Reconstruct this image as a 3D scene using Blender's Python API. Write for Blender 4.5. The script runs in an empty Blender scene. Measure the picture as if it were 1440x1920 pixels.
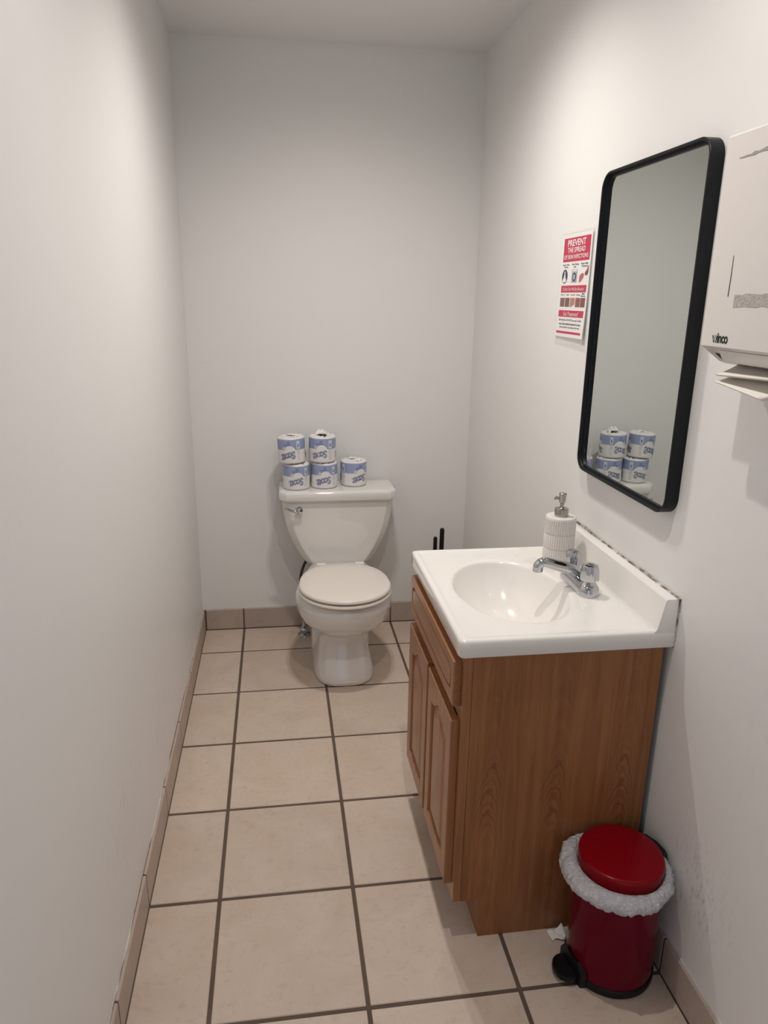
import bpy, bmesh, math, random
from mathutils import Vector, Matrix, noise
random.seed(7)
PI = math.pi
scn = bpy.context.scene
COL = scn.collection

# ------------------------------------------------------------------ camera
CAM = Vector((0.1779, -2.8942, 1.4763))
YAW, PITCH, ROLL, FPX = 0.1477, -0.2876, 0.0163, 1362.6
fw = Vector((math.sin(YAW)*math.cos(PITCH), math.cos(YAW)*math.cos(PITCH), math.sin(PITCH)))
r0 = Vector((math.cos(YAW), -math.sin(YAW), 0)); u0 = r0.cross(fw)
rr = math.cos(ROLL)*r0 + math.sin(ROLL)*u0
uu = -math.sin(ROLL)*r0 + math.cos(ROLL)*u0
cd = bpy.data.cameras.new('camera'); cam = bpy.data.objects.new('camera', cd); COL.objects.link(cam)
cd.sensor_fit = 'HORIZONTAL'; cd.sensor_width = 36.0; cd.lens = FPX/1440*36.0; cd.clip_start = 0.02
M = Matrix.Identity(4)
for i in range(3):
    M[i][0] = rr[i]; M[i][1] = uu[i]; M[i][2] = -fw[i]; M[i][3] = CAM[i]
cam.matrix_world = M
scn.camera = cam

# ------------------------------------------------------------------ world, exposure
w = bpy.data.worlds.new('world'); scn.world = w; w.use_nodes = True
w.node_tree.nodes['Background'].inputs[0].default_value = (0.80, 0.88, 1.0, 1)
w.node_tree.nodes['Background'].inputs[1].default_value = 0.7
vs = scn.view_settings
vs.view_transform = 'Standard'; vs.look = 'None'; vs.gamma = 1.0; vs.use_curve_mapping = False
vs.exposure = 0.0
LAMP_W = 41.0
LAMP_COL = (1.0, 0.94, 0.885)

# ------------------------------------------------------------------ materials
MATS = {}
def mat(name, col, rough=0.5, metal=0.0, spec=0.5, coat=0.0):
    m = bpy.data.materials.new(name); m.use_nodes = True
    b = m.node_tree.nodes['Principled BSDF']
    b.inputs['Base Color'].default_value = (*col, 1)
    b.inputs['Roughness'].default_value = rough
    b.inputs['Metallic'].default_value = metal
    b.inputs['Specular IOR Level'].default_value = spec
    b.inputs['Coat Weight'].default_value = coat
    b.inputs['Coat Roughness'].default_value = 0.06
    MATS[name] = m
    return m
class NT:
    def __init__(s, m):
        s.t = m.node_tree; s.b = s.t.nodes['Principled BSDF']
    def n(s, typ, **kw):
        nd = s.t.nodes.new(typ)
        for k, v in kw.items(): setattr(nd, k, v)
        return nd
    def l(s, a, b): s.t.links.new(a, b)
    def val(s, x, sock):
        if isinstance(x, (int, float)): sock.default_value = x
        else: s.l(x, sock)
    def math(s, op, a, b=0.0, c=None):
        nd = s.n('ShaderNodeMath', operation=op)
        s.val(a, nd.inputs[0]); s.val(b, nd.inputs[1])
        if c is not None: s.val(c, nd.inputs[2])
        return nd.outputs[0]
    def pos(s): return s.n('ShaderNodeNewGeometry').outputs['Position']
    def obj(s): return s.n('ShaderNodeTexCoord').outputs['Object']
    def mapping(s, v, scale=(1,1,1), loc=(0,0,0)):
        nd = s.n('ShaderNodeMapping'); s.l(v, nd.inputs[0])
        nd.inputs['Scale'].default_value = scale; nd.inputs['Location'].default_value = loc
        return nd.outputs[0]
    def noise(s, v, scale, detail=4, rough=0.5, dist=0.0):
        nd = s.n('ShaderNodeTexNoise'); s.l(v, nd.inputs['Vector'])
        nd.inputs['Scale'].default_value = scale; nd.inputs['Detail'].default_value = detail
        nd.inputs['Roughness'].default_value = rough; nd.inputs['Distortion'].default_value = dist
        return nd.outputs['Fac']
    def ramp(s, f, stops):
        nd = s.n('ShaderNodeValToRGB'); s.l(f, nd.inputs[0])
        e = nd.color_ramp.elements
        while len(e) < len(stops): e.new(0.5)
        for k, (p, c) in enumerate(stops):
            e[k].position = p; e[k].color = (*c, 1) if len(c) == 3 else c
        return nd.outputs['Color']
    def mix(s, f, a, b, mode='MIX'):
        nd = s.n('ShaderNodeMix', data_type='RGBA', blend_type=mode)
        s.val(f, nd.inputs[0])
        for x, sk in ((a, nd.inputs[6]), (b, nd.inputs[7])):
            if isinstance(x, tuple): sk.default_value = (*x, 1)
            else: s.l(x, sk)
        return nd.outputs[2]
    def sep(s, v):
        nd = s.n('ShaderNodeSeparateXYZ'); s.l(v, nd.inputs[0]); return nd.outputs
    def bump(s, h, strength=0.1, dist=0.001):
        nd = s.n('ShaderNodeBump'); s.l(h, nd.inputs['Height'])
        nd.inputs['Strength'].default_value = strength; nd.inputs['Distance'].default_value = dist
        s.l(nd.outputs[0], s.b.inputs['Normal'])
    def color(s, c): s.l(c, s.b.inputs['Base Color'])
    def rough(s, c): s.l(c, s.b.inputs['Roughness'])

def wall_paint(name, col, smears=()):
    m = mat(name, col, 0.42, spec=0.35); t = NT(m); p = t.pos()
    n1 = t.noise(p, 2.2, 3); n2 = t.noise(p, 60, 3)
    c = t.mix(n1, tuple(x*0.97 for x in col), col)
    for (ctr, rad, sc, ccol, amt) in smears:          # scuffs and dirt left on the paint
        d = t.n('ShaderNodeVectorMath', operation='DISTANCE'); t.l(p, d.inputs[0]); d.inputs[1].default_value = ctr
        f = t.math('SUBTRACT', 1.0, t.math('DIVIDE', d.outputs['Value'], rad))
        f = t.math('MAXIMUM', f, 0.0)
        ns = t.noise(t.mapping(p, sc), 1.0, 3, 0.6, 0.5)
        k = t.math('MULTIPLY', t.math('MAXIMUM', t.math('SUBTRACT', ns, 0.52), 0.0), 6.0)
        k = t.math('MINIMUM', t.math('MULTIPLY', t.math('MULTIPLY', k, f), amt), 0.8)
        c = t.mix(k, c, ccol)
    t.color(c); t.bump(t.math('ADD', t.math('MULTIPLY', n1, 1.5), t.math('MULTIPLY', n2, 0.25)), 0.35, 0.004)
    return m
WALLC = (0.84, 0.83, 0.815)
m_wall = wall_paint('wall_paint', WALLC)
m_wall_r = wall_paint('wall_paint_scuffed', WALLC, [
    ((1.02, -1.77, 0.30), 0.16, (1, 120, 40), (0.50, 0.30, 0.33), 0.55),
    ((1.02, -2.0, 0.75), 0.35, (1, 60, 14), (0.6, 0.58, 0.56), 0.22)])
m_wall_l = wall_paint('wall_paint_left', WALLC, [
    ((-0.183, -0.95, 0.30), 0.22, (1, 90, 16), (0.50, 0.48, 0.46), 0.35),
    ((-0.183, -1.45, 0.35), 0.25, (1, 90, 16), (0.50, 0.48, 0.46), 0.30)])
m_ceil = wall_paint('ceiling_paint', (0.82, 0.81, 0.795))

def tile_mat(name, a, b, dark, rough):
    m = mat(name, a, rough, spec=0.4); t = NT(m); p = t.pos()
    oi = t.n('ShaderNodeObjectInfo').outputs['Random']
    sh = t.n('ShaderNodeVectorMath', operation='ADD'); t.l(p, sh.inputs[0])
    cmb = t.n('ShaderNodeCombineXYZ'); t.val(t.math('MULTIPLY', oi, 37.0), cmb.inputs[2]); t.l(cmb.outputs[0], sh.inputs[1])
    v = sh.outputs[0]
    n1 = t.noise(v, 7, 5, 0.6, 0.6); n2 = t.noise(v, 55, 4, 0.65); n3 = t.noise(v, 260, 2, 0.6)
    c = t.mix(t.ramp(n1, [(0.30, (0,0,0)), (0.70, (1,1,1))]), a, b)
    sp = t.ramp(n2, [(0.55, (0,0,0)), (0.78, (1,1,1))])
    c = t.mix(t.math('MULTIPLY', sp, 0.38), c, dark)
    n4 = t.noise(t.mapping(v, (1, 2.2, 1)), 15, 6, 0.72, 1.2)
    c = t.mix(t.math('MULTIPLY', t.ramp(n4, [(0.56, (0,0,0)), (0.74, (1,1,1))]), 0.34), c, dark)
    sp2 = t.ramp(n3, [(0.66, (0,0,0)), (0.76, (1,1,1))])
    c = t.mix(t.math('MULTIPLY', sp2, 0.25), c, dark)
    vv = t.math('ADD', 0.94, t.math('MULTIPLY', oi, 0.10))
    hs = t.n('ShaderNodeHueSaturation'); t.l(c, hs.inputs['Color']); t.l(vv, hs.inputs['Value'])
    t.color(hs.outputs[0])
    t.rough(t.math('ADD', rough-0.06, t.math('MULTIPLY', n2, 0.2)))
    t.bump(t.math('ADD', n2, t.math('MULTIPLY', n3, 0.5)), 0.25, 0.0008)
    return m
m_tile = tile_mat('floor_tile', (0.60, 0.475, 0.385), (0.66, 0.55, 0.46), (0.36, 0.28, 0.225), 0.42)
m_btile_shaded = tile_mat('baseboard_tile_shaded', (0.46, 0.365, 0.31), (0.50, 0.405, 0.35), (0.28, 0.22, 0.18), 0.38)  # floor tile colour darkened to paint in weaker light on upright faces
m_grout = mat('grout', (0.12, 0.085, 0.065), 0.9); t = NT(m_grout)
t.color(t.mix(t.noise(t.pos(), 9, 4), (0.075, 0.052, 0.039), (0.165, 0.12, 0.092)))
m_caulk = mat('caulk', (0.62, 0.58, 0.53), 0.7)
m_dirtcaulk = mat('old_caulk', (0.3, 0.25, 0.2), 0.8); t = NT(m_dirtcaulk)
t.color(t.ramp(t.noise(t.pos(), 45, 4, 0.7), [(0.38, (0.10, 0.07, 0.05)), (0.52, (0.30, 0.25, 0.21)), (0.66, (0.72, 0.68, 0.64))]))
m_porc = mat('porcelain', (0.80, 0.775, 0.745), 0.10, coat=0.6)
m_seat = mat('seat_plastic', (0.83, 0.775, 0.705), 0.28)
m_marble = mat('cultured_marble', (0.86, 0.83, 0.79), 0.14, coat=0.5); t = NT(m_marble); p = t.pos()
st = t.math('MULTIPLY', t.ramp(t.noise(p, 16, 4, 0.6), [(0.56, (0,0,0)), (0.75, (1,1,1))]), 0.22)
dd = t.n('ShaderNodeVectorMath', operation='DISTANCE'); t.l(p, dd.inputs[0]); dd.inputs[1].default_value = (0.84, -1.06, 0.79)
ff = t.math('MAXIMUM', t.math('SUBTRACT', 1.0, t.math('DIVIDE', dd.outputs['Value'], 0.13)), 0.0)
t.color(t.mix(t.math('MULTIPLY', st, t.math('MULTIPLY', ff, 3.0)), (0.86, 0.83, 0.79), (0.62, 0.50, 0.40)))
m_chrome = mat('chrome', (0.54, 0.55, 0.57), 0.06, 1.0)
m_nickel = mat('brushed_nickel', (0.42, 0.38, 0.35), 0.26, 1.0)
m_black = mat('black_plastic', (0.005, 0.005, 0.007), 0.4, spec=0.3)
m_blackmetal = mat('black_powder_coat', (0.004, 0.005, 0.008), 0.42, spec=0.3)
m_dark = mat('throat_shade_paint', (0.01, 0.008, 0.007), 0.8)
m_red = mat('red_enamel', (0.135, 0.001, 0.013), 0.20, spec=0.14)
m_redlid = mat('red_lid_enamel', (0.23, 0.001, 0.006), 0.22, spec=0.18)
m_mirror = mat('mirror_glass', (0.71, 0.75, 0.725), 0.015, 1.0); t = NT(m_mirror); p = t.pos()
sm = t.ramp(t.noise(t.mapping(p, (1, 26, 7)), 1.0, 5, 0.6, 0.6), [(0.52, (0,0,0)), (0.75, (1,1,1))])
dd = t.n('ShaderNodeVectorMath', operation='DISTANCE'); t.l(p, dd.inputs[0]); dd.inputs[1].default_value = (1.005, -1.04, 1.07)
ff = t.math('MAXIMUM', t.math('SUBTRACT', 1.0, t.math('DIVIDE', dd.outputs['Value'], 0.16)), 0.0)
t.rough(t.math('ADD', 0.012, t.math('MULTIPLY', t.math('MULTIPLY', sm, ff), 0.9)))
m_paper = mat('white_paper', (0.86, 0.84, 0.81), 0.8)
m_towel = mat('paper_towel', (0.80, 0.755, 0.69), 0.9)
m_white_enamel = mat('white_enamel', (0.76, 0.72, 0.69), 0.30); t = NT(m_white_enamel); p = t.pos()
t.color(t.mix(t.math('MULTIPLY', t.ramp(t.noise(p, 30, 5, 0.7), [(0.62, (0,0,0)), (0.75, (1,1,1))]), 0.25), (0.76, 0.72, 0.69), (0.52, 0.48, 0.46)))
m_residue = mat('tape_residue', (0.42, 0.37, 0.36), 0.85); t = NT(m_residue)
t.color(t.ramp(t.noise(t.pos(), 380, 3, 0.7), [(0.35, (0.33, 0.28, 0.27)), (0.65, (0.60, 0.55, 0.53))]))
m_ink = mat('black_ink', (0.012, 0.011, 0.012), 0.5)
m_scratch = mat('scratch_grey', (0.35, 0.32, 0.31), 0.7)
m_pred = mat('poster_red', (0.56, 0.022, 0.075), 0.35)
m_pwhite = mat('poster_white', (0.86, 0.84, 0.83), 0.35)
m_pnavy = mat('poster_navy', (0.03, 0.035, 0.10), 0.4)
m_pgrey = mat('poster_grey', (0.38, 0.40, 0.44), 0.4)
m_pskin = mat('poster_skin', (0.50, 0.13, 0.13), 0.4)
def mottled(name, a, b):
    m = mat(name, a, 0.4); t = NT(m)
    t.color(t.mix(t.noise(t.pos(), 170, 4, 0.7), a, b)); return m
m_pbrown = [mottled('poster_brown_%d' % i, a, b) for i, (a, b) in enumerate([
    ((0.10,0.05,0.045),(0.36,0.17,0.14)), ((0.08,0.04,0.04),(0.32,0.15,0.13)), ((0.45,0.17,0.13),(0.50,0.24,0.19)),
    ((0.20,0.07,0.06),(0.34,0.14,0.12)), ((0.13,0.04,0.04),(0.30,0.10,0.09))])]
m_lam = mat('laminate', (0.86, 0.84, 0.80), 0.18); NT(m_lam).b.inputs['Alpha'].default_value = 0.30
m_braid = mat('braided_hose', (0.06, 0.055, 0.05), 0.45, 0.6)
m_bag = mat('white_plastic_film', (0.84, 0.84, 0.87), 0.26); t = NT(m_bag)
tr = t.n('ShaderNodeBsdfTranslucent'); tr.inputs[0].default_value = (0.85, 0.85, 0.88, 1)
mx = t.n('ShaderNodeMixShader'); mx.inputs[0].default_value = 0.25
t.l(t.b.outputs[0], mx.inputs[1]); t.l(tr.outputs[0], mx.inputs[2])
t.l(mx.outputs[0], t.t.nodes['Material Output'].inputs[0])
vo = t.n('ShaderNodeTexVoronoi', feature='DISTANCE_TO_EDGE'); t.l(t.mapping(t.pos(), (75, 75, 55)), vo.inputs['Vector']); vo.inputs['Scale'].default_value = 1.0
t.bump(t.math('ADD', t.math('MULTIPLY', t.math('MINIMUM', vo.outputs['Distance'], 0.25), 1.2), t.noise(t.pos(), 60, 5, 0.65, 1.5)), 0.9, 0.008)
m_ceram = mat('ribbed_ceramic', (0.72, 0.68, 0.65), 0.45)
m_lens = mat('lamp_lens', (0.9, 0.9, 0.9), 0.4)
m_lens.node_tree.nodes['Principled BSDF'].inputs['Emission Color'].default_value = (1, 0.9, 0.8, 1)
m_lens.node_tree.nodes['Principled BSDF'].inputs['Emission Strength'].default_value = 12
m_rubber = mat('rubber', (0.03, 0.012, 0.010), 0.6)

def wood(name, light, mid, dark, cathedral=False, rough=0.32, along='z'):
    m = mat(name, mid, rough, spec=0.4); t = NT(m); p = t.pos()
    sc = {'z': (60, 60, 2.6), 'y': (60, 2.6, 60)}[along]
    v = t.mapping(p, sc)
    wob = t.noise(p, 5, 3)
    n1 = t.noise(v, 1.0, 5, 0.62, 0.4)
    n2 = t.noise(t.mapping(p, tuple(x*3.2 for x in sc)), 1.0, 4, 0.6)
    n3 = t.noise(t.mapping(p, tuple(x*0.22 for x in sc)), 1.0, 3, 0.5, 0.5)
    c = t.mix(t.ramp(n1, [(0.32, (0,0,0)), (0.68, (1,1,1))]), dark, light)
    c = t.mix(0.35, c, t.mix(n3, dark, light))
    c = t.mix(0.30, c, mid)
    c = t.mix(t.math('MULTIPLY', t.ramp(n2, [(0.58, (0,0,0)), (0.74, (1,1,1))]), 0.30), c, dark)
    if cathedral:
        s = t.sep(p)
        xr = t.math('SUBTRACT', t.math('FLOORED_MODULO', t.math('SUBTRACT', s[0], 0.555), 0.155), 0.0775)
        xr = t.math('ADD', xr, t.math('MULTIPLY', t.math('SUBTRACT', wob, 0.5), 0.05))
        px = t.math('MULTIPLY', t.math('MULTIPLY', xr, xr), 95.0)
        f = t.math('ADD', px, t.math('MULTIPLY', s[2], 1.0))
        f = t.math('ADD', f, t.math('MULTIPLY', t.noise(p, 34, 4, 0.6), 0.075))
        band = t.math('SINE', t.math('MULTIPLY', f, 200.0))
        band = t.math('MULTIPLY', t.math('MAXIMUM', band, 0.0), 1.0)
        mk = t.math('MULTIPLY', t.math('MAXIMUM', t.math('SUBTRACT', 1.0, t.math('DIVIDE', t.math('ABSOLUTE', xr), 0.042)), 0.0),
                    t.math('MAXIMUM', t.math('SUBTRACT', 1.0, t.math('DIVIDE', t.math('ABSOLUTE', t.math('SUBTRACT', s[2], 0.40)), 0.14)), 0.0))
        c = t.mix(t.math('MINIMUM', t.math('MULTIPLY', t.math('MULTIPLY', band, mk), 1.4), 0.55), c, dark)
        arch = t.math('MULTIPLY', t.math('SINE', t.math('MULTIPLY', f, 95.0)), 0.5)
        mk2 = t.math('MAXIMUM', t.math('SUBTRACT', 1.0, t.math('DIVIDE', t.math('ABSOLUTE', xr), 0.07)), 0.0)
        c = t.mix(t.math('MULTIPLY', t.math('MAXIMUM', arch, 0.0), t.math('MULTIPLY', mk2, 0.35)), c, light)
    t.color(c)
    t.bump(n1, 0.12, 0.0006)
    return m
m_oak_side = wood('oak_veneer', (0.41, 0.178, 0.070), (0.30, 0.118, 0.042), (0.145, 0.048, 0.015), True, 0.36)
m_oak = wood('oak_solid', (0.44, 0.205, 0.095), (0.35, 0.152, 0.066), (0.19, 0.070, 0.026), False, 0.30)
m_oak_h = wood('oak_solid_horizontal', (0.44, 0.205, 0.095), (0.35, 0.152, 0.066), (0.19, 0.070, 0.026), False, 0.30, 'y')

# ------------------------------------------------------------------ mesh helpers
def empty(name, loc, label=None, cat=None, group=None):
    o = bpy.data.objects.new(name, None); COL.objects.link(o); o.location = loc
    o.empty_display_size = 0.05
    tag(o, label, cat, group); return o
def tag(o, label=None, cat=None, group=None, kind=None):
    if label: o['label'] = label
    if cat: o['category'] = cat
    if group: o['group'] = group
    if kind: o['kind'] = kind
    return o
def root_loc(parent):
    v = Vector((0, 0, 0)); q = parent
    while q is not None: v += q.location; q = q.parent
    return v
def finish(name, me, m, parent=None, smooth=False, local=False, angle=None):
    if parent is not None and not local:
        d = root_loc(parent)
        me.transform(Matrix.Translation(-d))
    if m is not None:
        me.materials.clear(); me.materials.append(m)
    for p_ in me.polygons: p_.use_smooth = smooth
    if smooth and angle is not None:
        try: me.set_sharp_from_angle(angle=math.radians(angle))
        except Exception: pass
    me.update()
    o = bpy.data.objects.new(name, me); COL.objects.link(o)
    if parent is not None: o.parent = parent
    return o
def bm_obj(name, bm, m, parent=None, smooth=False, local=False, angle=35):
    bmesh.ops.recalc_face_normals(bm, faces=bm.faces)
    me = bpy.data.meshes.new(name); bm.to_mesh(me); bm.free()
    return finish(name, me, m, parent, smooth, local, angle)
def box_bm(x0, x1, y0, y1, z0, z1, bev=0.0, seg=2, bm=None):
    own = bm is None
    b = bmesh.new()
    v = [b.verts.new((x, y, z)) for x in (x0, x1) for y in (y0, y1) for z in (z0, z1)]
    for f in ((0,1,3,2),(4,6,7,5),(0,4,5,1),(2,3,7,6),(0,2,6,4),(1,5,7,3)): b.faces.new([v[i] for i in f])
    bmesh.ops.recalc_face_normals(b, faces=b.faces)
    if bev > 0: bmesh.ops.bevel(b, geom=list(b.edges), offset=bev, segments=seg, profile=0.5, affect='EDGES')
    if own: return b
    me = bpy.data.meshes.new('t'); b.to_mesh(me); b.free(); bm.from_mesh(me); bpy.data.meshes.remove(me)
    return bm
def box(name, x0, x1, y0, y1, z0, z1, m, parent=None, bev=0.0, seg=2):
    return bm_obj(name, box_bm(x0, x1, y0, y1, z0, z1, bev, seg), m, parent, smooth=bev > 0)
def loft_bm(rings, cap0=True, cap1=True, closed=True, bm=None):
    bm = bm or bmesh.new()
    R = [[bm.verts.new(p) for p in r] for r in rings]
    n = len(R[0])
    for a, b in zip(R, R[1:]):
        for i in range(n if closed else n-1):
            j = (i+1) % n
            try: bm.faces.new((a[i], a[j], b[j], b[i]))
            except ValueError: pass
    if cap0: bm.faces.new(R[0][::-1])
    if cap1: bm.faces.new(R[-1])
    return bm
def lathe_bm(profile, c=(0, 0, 0), n=48, bm=None, rfun=None, cap0=True, cap1=True):
    rings = []
    for (r, z) in profile:
        ring = []
        for i in range(n):
            a = 2*PI*i/n; k = rfun(a, r, z) if rfun else r
            ring.append((c[0]+k*math.cos(a), c[1]+k*math.sin(a), c[2]+z))
        rings.append(ring)
    return loft_bm(rings, cap0, cap1, True, bm)
def tube_bm(pts, rad, n=12, bm=None, cap=True):
    pts = [Vector(p) for p in pts]
    rads = rad if isinstance(rad, (list, tuple)) else [rad]*len(pts)
    rings = []; up = Vector((0, 0, 1)); prev = None
    for i, p in enumerate(pts):
        d = (pts[min(i+1, len(pts)-1)] - pts[max(i-1, 0)]).normalized()
        if prev is None:
            a = d.cross(up if abs(d.z) < 0.95 else Vector((1, 0, 0))).normalized()
        else:
            a = (prev - d*prev.dot(d)).normalized()
        prev = a; b = d.cross(a)
        rings.append([p + rads[i]*(a*math.cos(2*PI*k/n) + b*math.sin(2*PI*k/n)) for k in range(n)])
    return loft_bm(rings, cap, cap, True, bm)
def spline(pts, k=8):
    P = [Vector(p) for p in pts]; P = [2*P[0]-P[1]] + P + [2*P[-1]-P[-2]]; out = []
    for i in range(1, len(P)-2):
        for s in range(k):
            t_ = s/k
            out.append(0.5*((2*P[i]) + (P[i+1]-P[i-1])*t_ + (2*P[i-1]-5*P[i]+4*P[i+1]-P[i+2])*t_**2 + (3*P[i]-P[i-1]-3*P[i+1]+P[i+2])*t_**3))
    out.append(P[-2]); return out
def rrect(cx, cy, hx, hy, r, k=6):
    out = []
    for (sx, sy, a0) in ((1, 1, 0), (-1, 1, 90), (-1, -1, 180), (1, -1, 270)):
        for i in range(k+1):
            a = math.radians(a0 + 90*i/k)
            out.append((cx+sx*(hx-r)+r*math.cos(a), cy+sy*(hy-r)+r*math.sin(a)))
    return out
def text_me(body, size, offset=0.0, shear=0.0, align='CENTER', space=1.0, line=1.0, xs=1.0):
    cu = bpy.data.curves.new('lettering', 'FONT'); cu.body = body; cu.size = size; cu.offset = offset; cu.shear = shear
    cu.align_x = align; cu.align_y = 'CENTER'; cu.space_character = space; cu.space_line = line
    cu.resolution_u = 3
    o = bpy.data.objects.new('lettering', cu); COL.objects.link(o)
    bpy.context.view_layer.update()
    me = bpy.data.meshes.new_from_object(o.evaluated_get(bpy.context.evaluated_depsgraph_get()))
    bpy.data.objects.remove(o); bpy.data.curves.remove(cu)
    if xs != 1.0:
        for v in me.vertices: v.co.x *= xs
    return me
def fit_text(body, width, height=None, **kw):
    me = text_me(body, 1.0, **kw)
    xs = [v.co.x for v in me.vertices]; ys = [v.co.y for v in me.vertices]
    cx, cy = (min(xs)+max(xs))/2, (min(ys)+max(ys))/2
    sx = width/(max(xs)-min(xs)); sy = sx if height is None else height/(max(ys)-min(ys))
    for v in me.vertices: v.co = Vector(((v.co.x-cx)*sx, (v.co.y-cy)*sy, 0))
    return me

# ------------------------------------------------------------------ room shell
XL, XR, YB, YF, ZC = -0.183, 1.020, 0.236, -3.40, 2.392
XLB, XRB, YBB = -0.173, 1.0115, 0.2255      # faces of the tiled baseboard
P = 0.34; G = 0.0098; BH = 0.098
TH = 0.10
tag(box('wall_left', XL-TH, XL, YF-TH, YB+TH, -0.05, ZC+0.05, m_wall_l), 'white painted wall with faint scuffs', kind='structure')
tag(box('wall_right', XR, XR+TH, YF-TH, YB+TH, -0.05, ZC+0.05, m_wall_r), 'white painted wall behind the vanity', kind='structure')
tag(box('wall_back', XL, XR, YB, YB+TH, -0.05, ZC+0.05, m_wall), 'white painted wall behind the toilet', kind='structure')
bm = bmesh.new()
DX0, DX1, DZ = -0.06, 0.80, 2.03
box_bm(XL, DX0, YF-TH, YF, -0.05, ZC+0.05, bm=bm); box_bm(DX1, XR, YF-TH, YF, -0.05, ZC+0.05, bm=bm)
box_bm(DX0, DX1, YF-TH, YF, DZ, ZC+0.05, bm=bm)
tag(bm_obj('wall_front', bm, m_wall), 'white painted wall with open doorway', kind='structure')
bm = bmesh.new()
box_bm(DX0-0.06, DX0, YF, YF+0.015, 0, DZ+0.06, bm=bm); box_bm(DX1, DX1+0.06, YF, YF+0.015, 0, DZ+0.06, bm=bm)
box_bm(DX0, DX1, YF, YF+0.015, DZ, DZ+0.06, bm=bm)
tag(bm_obj('trim_1', bm, m_wall), 'white door casing around the doorway', kind='structure')
tag(box('ceiling', XL, XR, YF, YB, ZC, ZC+0.08, m_ceil), 'white painted ceiling', kind='structure')

fl = tag(box('floor', XL, XR, YF-0.10, YB, -0.05, -0.0022, m_grout), 'beige ceramic tile floor with dark brown grout', kind='structure')
_tc = {}
def tile(parent, cx, cy, sx, sy, axis, m, nm='tile'):
    """axis z: lies on the floor; x / y: stands on a wall"""
    key = (round(sx, 4), round(sy, 4), axis, m.name)
    if key not in _tc:
        t_ = 0.0075; b = 0.0016
        if axis == 'z': bm = box_bm(-sx/2, sx/2, -sy/2, sy/2, -t_, 0, b, 1)
        elif axis == 'x': bm = box_bm(-0.004, 0.004, -sx/2, sx/2, -sy/2, sy/2, b, 1)
        else: bm = box_bm(-sx/2, sx/2, -0.004, 0.004, -sy/2, sy/2, b, 1)
        bmesh.ops.recalc_face_normals(bm, faces=bm.faces)
        me = bpy.data.meshes.new('tile'); bm.to_mesh(me); bm.free(); me.materials.append(m); _tc[key] = me
    o = bpy.data.objects.new(nm, _tc[key]); COL.objects.link(o); o.parent = parent
    return o
xs = [XLB+0.001, 0.0, P, 2*P, XRB-0.001]
ys = [YBB-0.001] + [-k*P for k in range(0, 10)] + [YF]
for i in range(4):
    for j in range(len(ys)-1):
        x0 = xs[i] + (G/2 if i > 0 else 0); x1 = xs[i+1] - (G/2 if i < 3 else 0)
        y1 = ys[j] - (G/2 if j > 0 else 0); y0 = ys[j+1] + G/2
        o = tile(fl, 0, 0, x1-x0, y1-y0, 'z', m_tile)
        o.location = ((x0+x1)/2, (y0+y1)/2, random.uniform(-0.0003, 0.0003))
GB = 0.0048
def ragged(x0, x1, fn, n, seed):
    pass
bl = tag(box('baseboard_left', XL, XLB-0.0007, YF, YBB, 0, BH-0.004, m_grout), 'tiled baseboard below the scuffed wall', kind='structure')
br = tag(box('baseboard_right', XRB+0.0007, XR, YF, YBB, 0, BH-0.004, m_grout), 'tiled baseboard beside the bin', kind='structure')
bb = tag(box('baseboard_back', XL, XR, YBB+0.0007, YB, 0, BH-0.004, m_grout), 'tiled baseboard behind the toilet', kind='structure')
for j in range(len(ys)-1):
    y1 = ys[j] - (GB/2 if j > 0 else 0.004); y0 = ys[j+1] + GB/2
    o = tile(bl, 0, 0, y1-y0, BH-0.002, 'x', m_btile_shaded); o.location = (XLB-0.004, (y0+y1)/2, 0.002+(BH-0.002)/2)
    o = tile(br, 0, 0, y1-y0, BH-0.002, 'x', m_btile_shaded); o.location = (XRB+0.004, (y0+y1)/2, 0.002+(BH-0.002)/2)
for i in range(4):
    x0 = xs[i] + (GB/2 if i > 0 else 0.004); x1 = xs[i+1] - (GB/2 if i < 3 else 0.004)
    o = tile(bb, 0, 0, x1-x0, BH-0.002, 'y', m_btile_shaded); o.location = ((x0+x1)/2, YBB+0.004, 0.002+(BH-0.002)/2)
# ragged paint and caulk edge along the top of the baseboards
def paint_edge(name, parent, axis, a0, a1, face, wall, seed, lift=0.007):
    rnd = random.Random(seed); n = int(abs(a1-a0)/0.012); bm = bmesh.new(); sec = []
    s = 1 if wall > face else -1
    h = 0.006; d = 0.5
    for i in range(n+1):
        a = a0 + (a1-a0)*i/n
        h = min(max(h + rnd.uniform(-0.0030, 0.0030), 0.0003), lift)
        d = min(max(d + rnd.uniform(-0.10, 0.10), 0.10), 0.45)
        e = wall - s*d*abs(wall-face)
        pts = [(wall-s*0.0003, BH+h), (wall-s*0.0016, BH+h-0.001), (e, BH+0.0016), (e, BH-0.0005), (wall-s*0.0003, BH-0.001)]
        sec.append([(q[0], a, q[1]) if axis == 'y' else (a, q[0], q[1]) for q in pts])
    bm_obj(name, loft_bm(sec), m_caulk, parent, smooth=True)
paint_edge('paint_edge', bl, 'y', YBB-0.005, YF+0.02, XLB, XL, 3)
paint_edge('paint_edge', br, 'y', YBB-0.005, YF+0.02, XRB, XR, 5)
paint_edge('paint_edge', bb, 'x', XL+0.012, XR-0.012, YBB, YB, 8)

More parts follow.
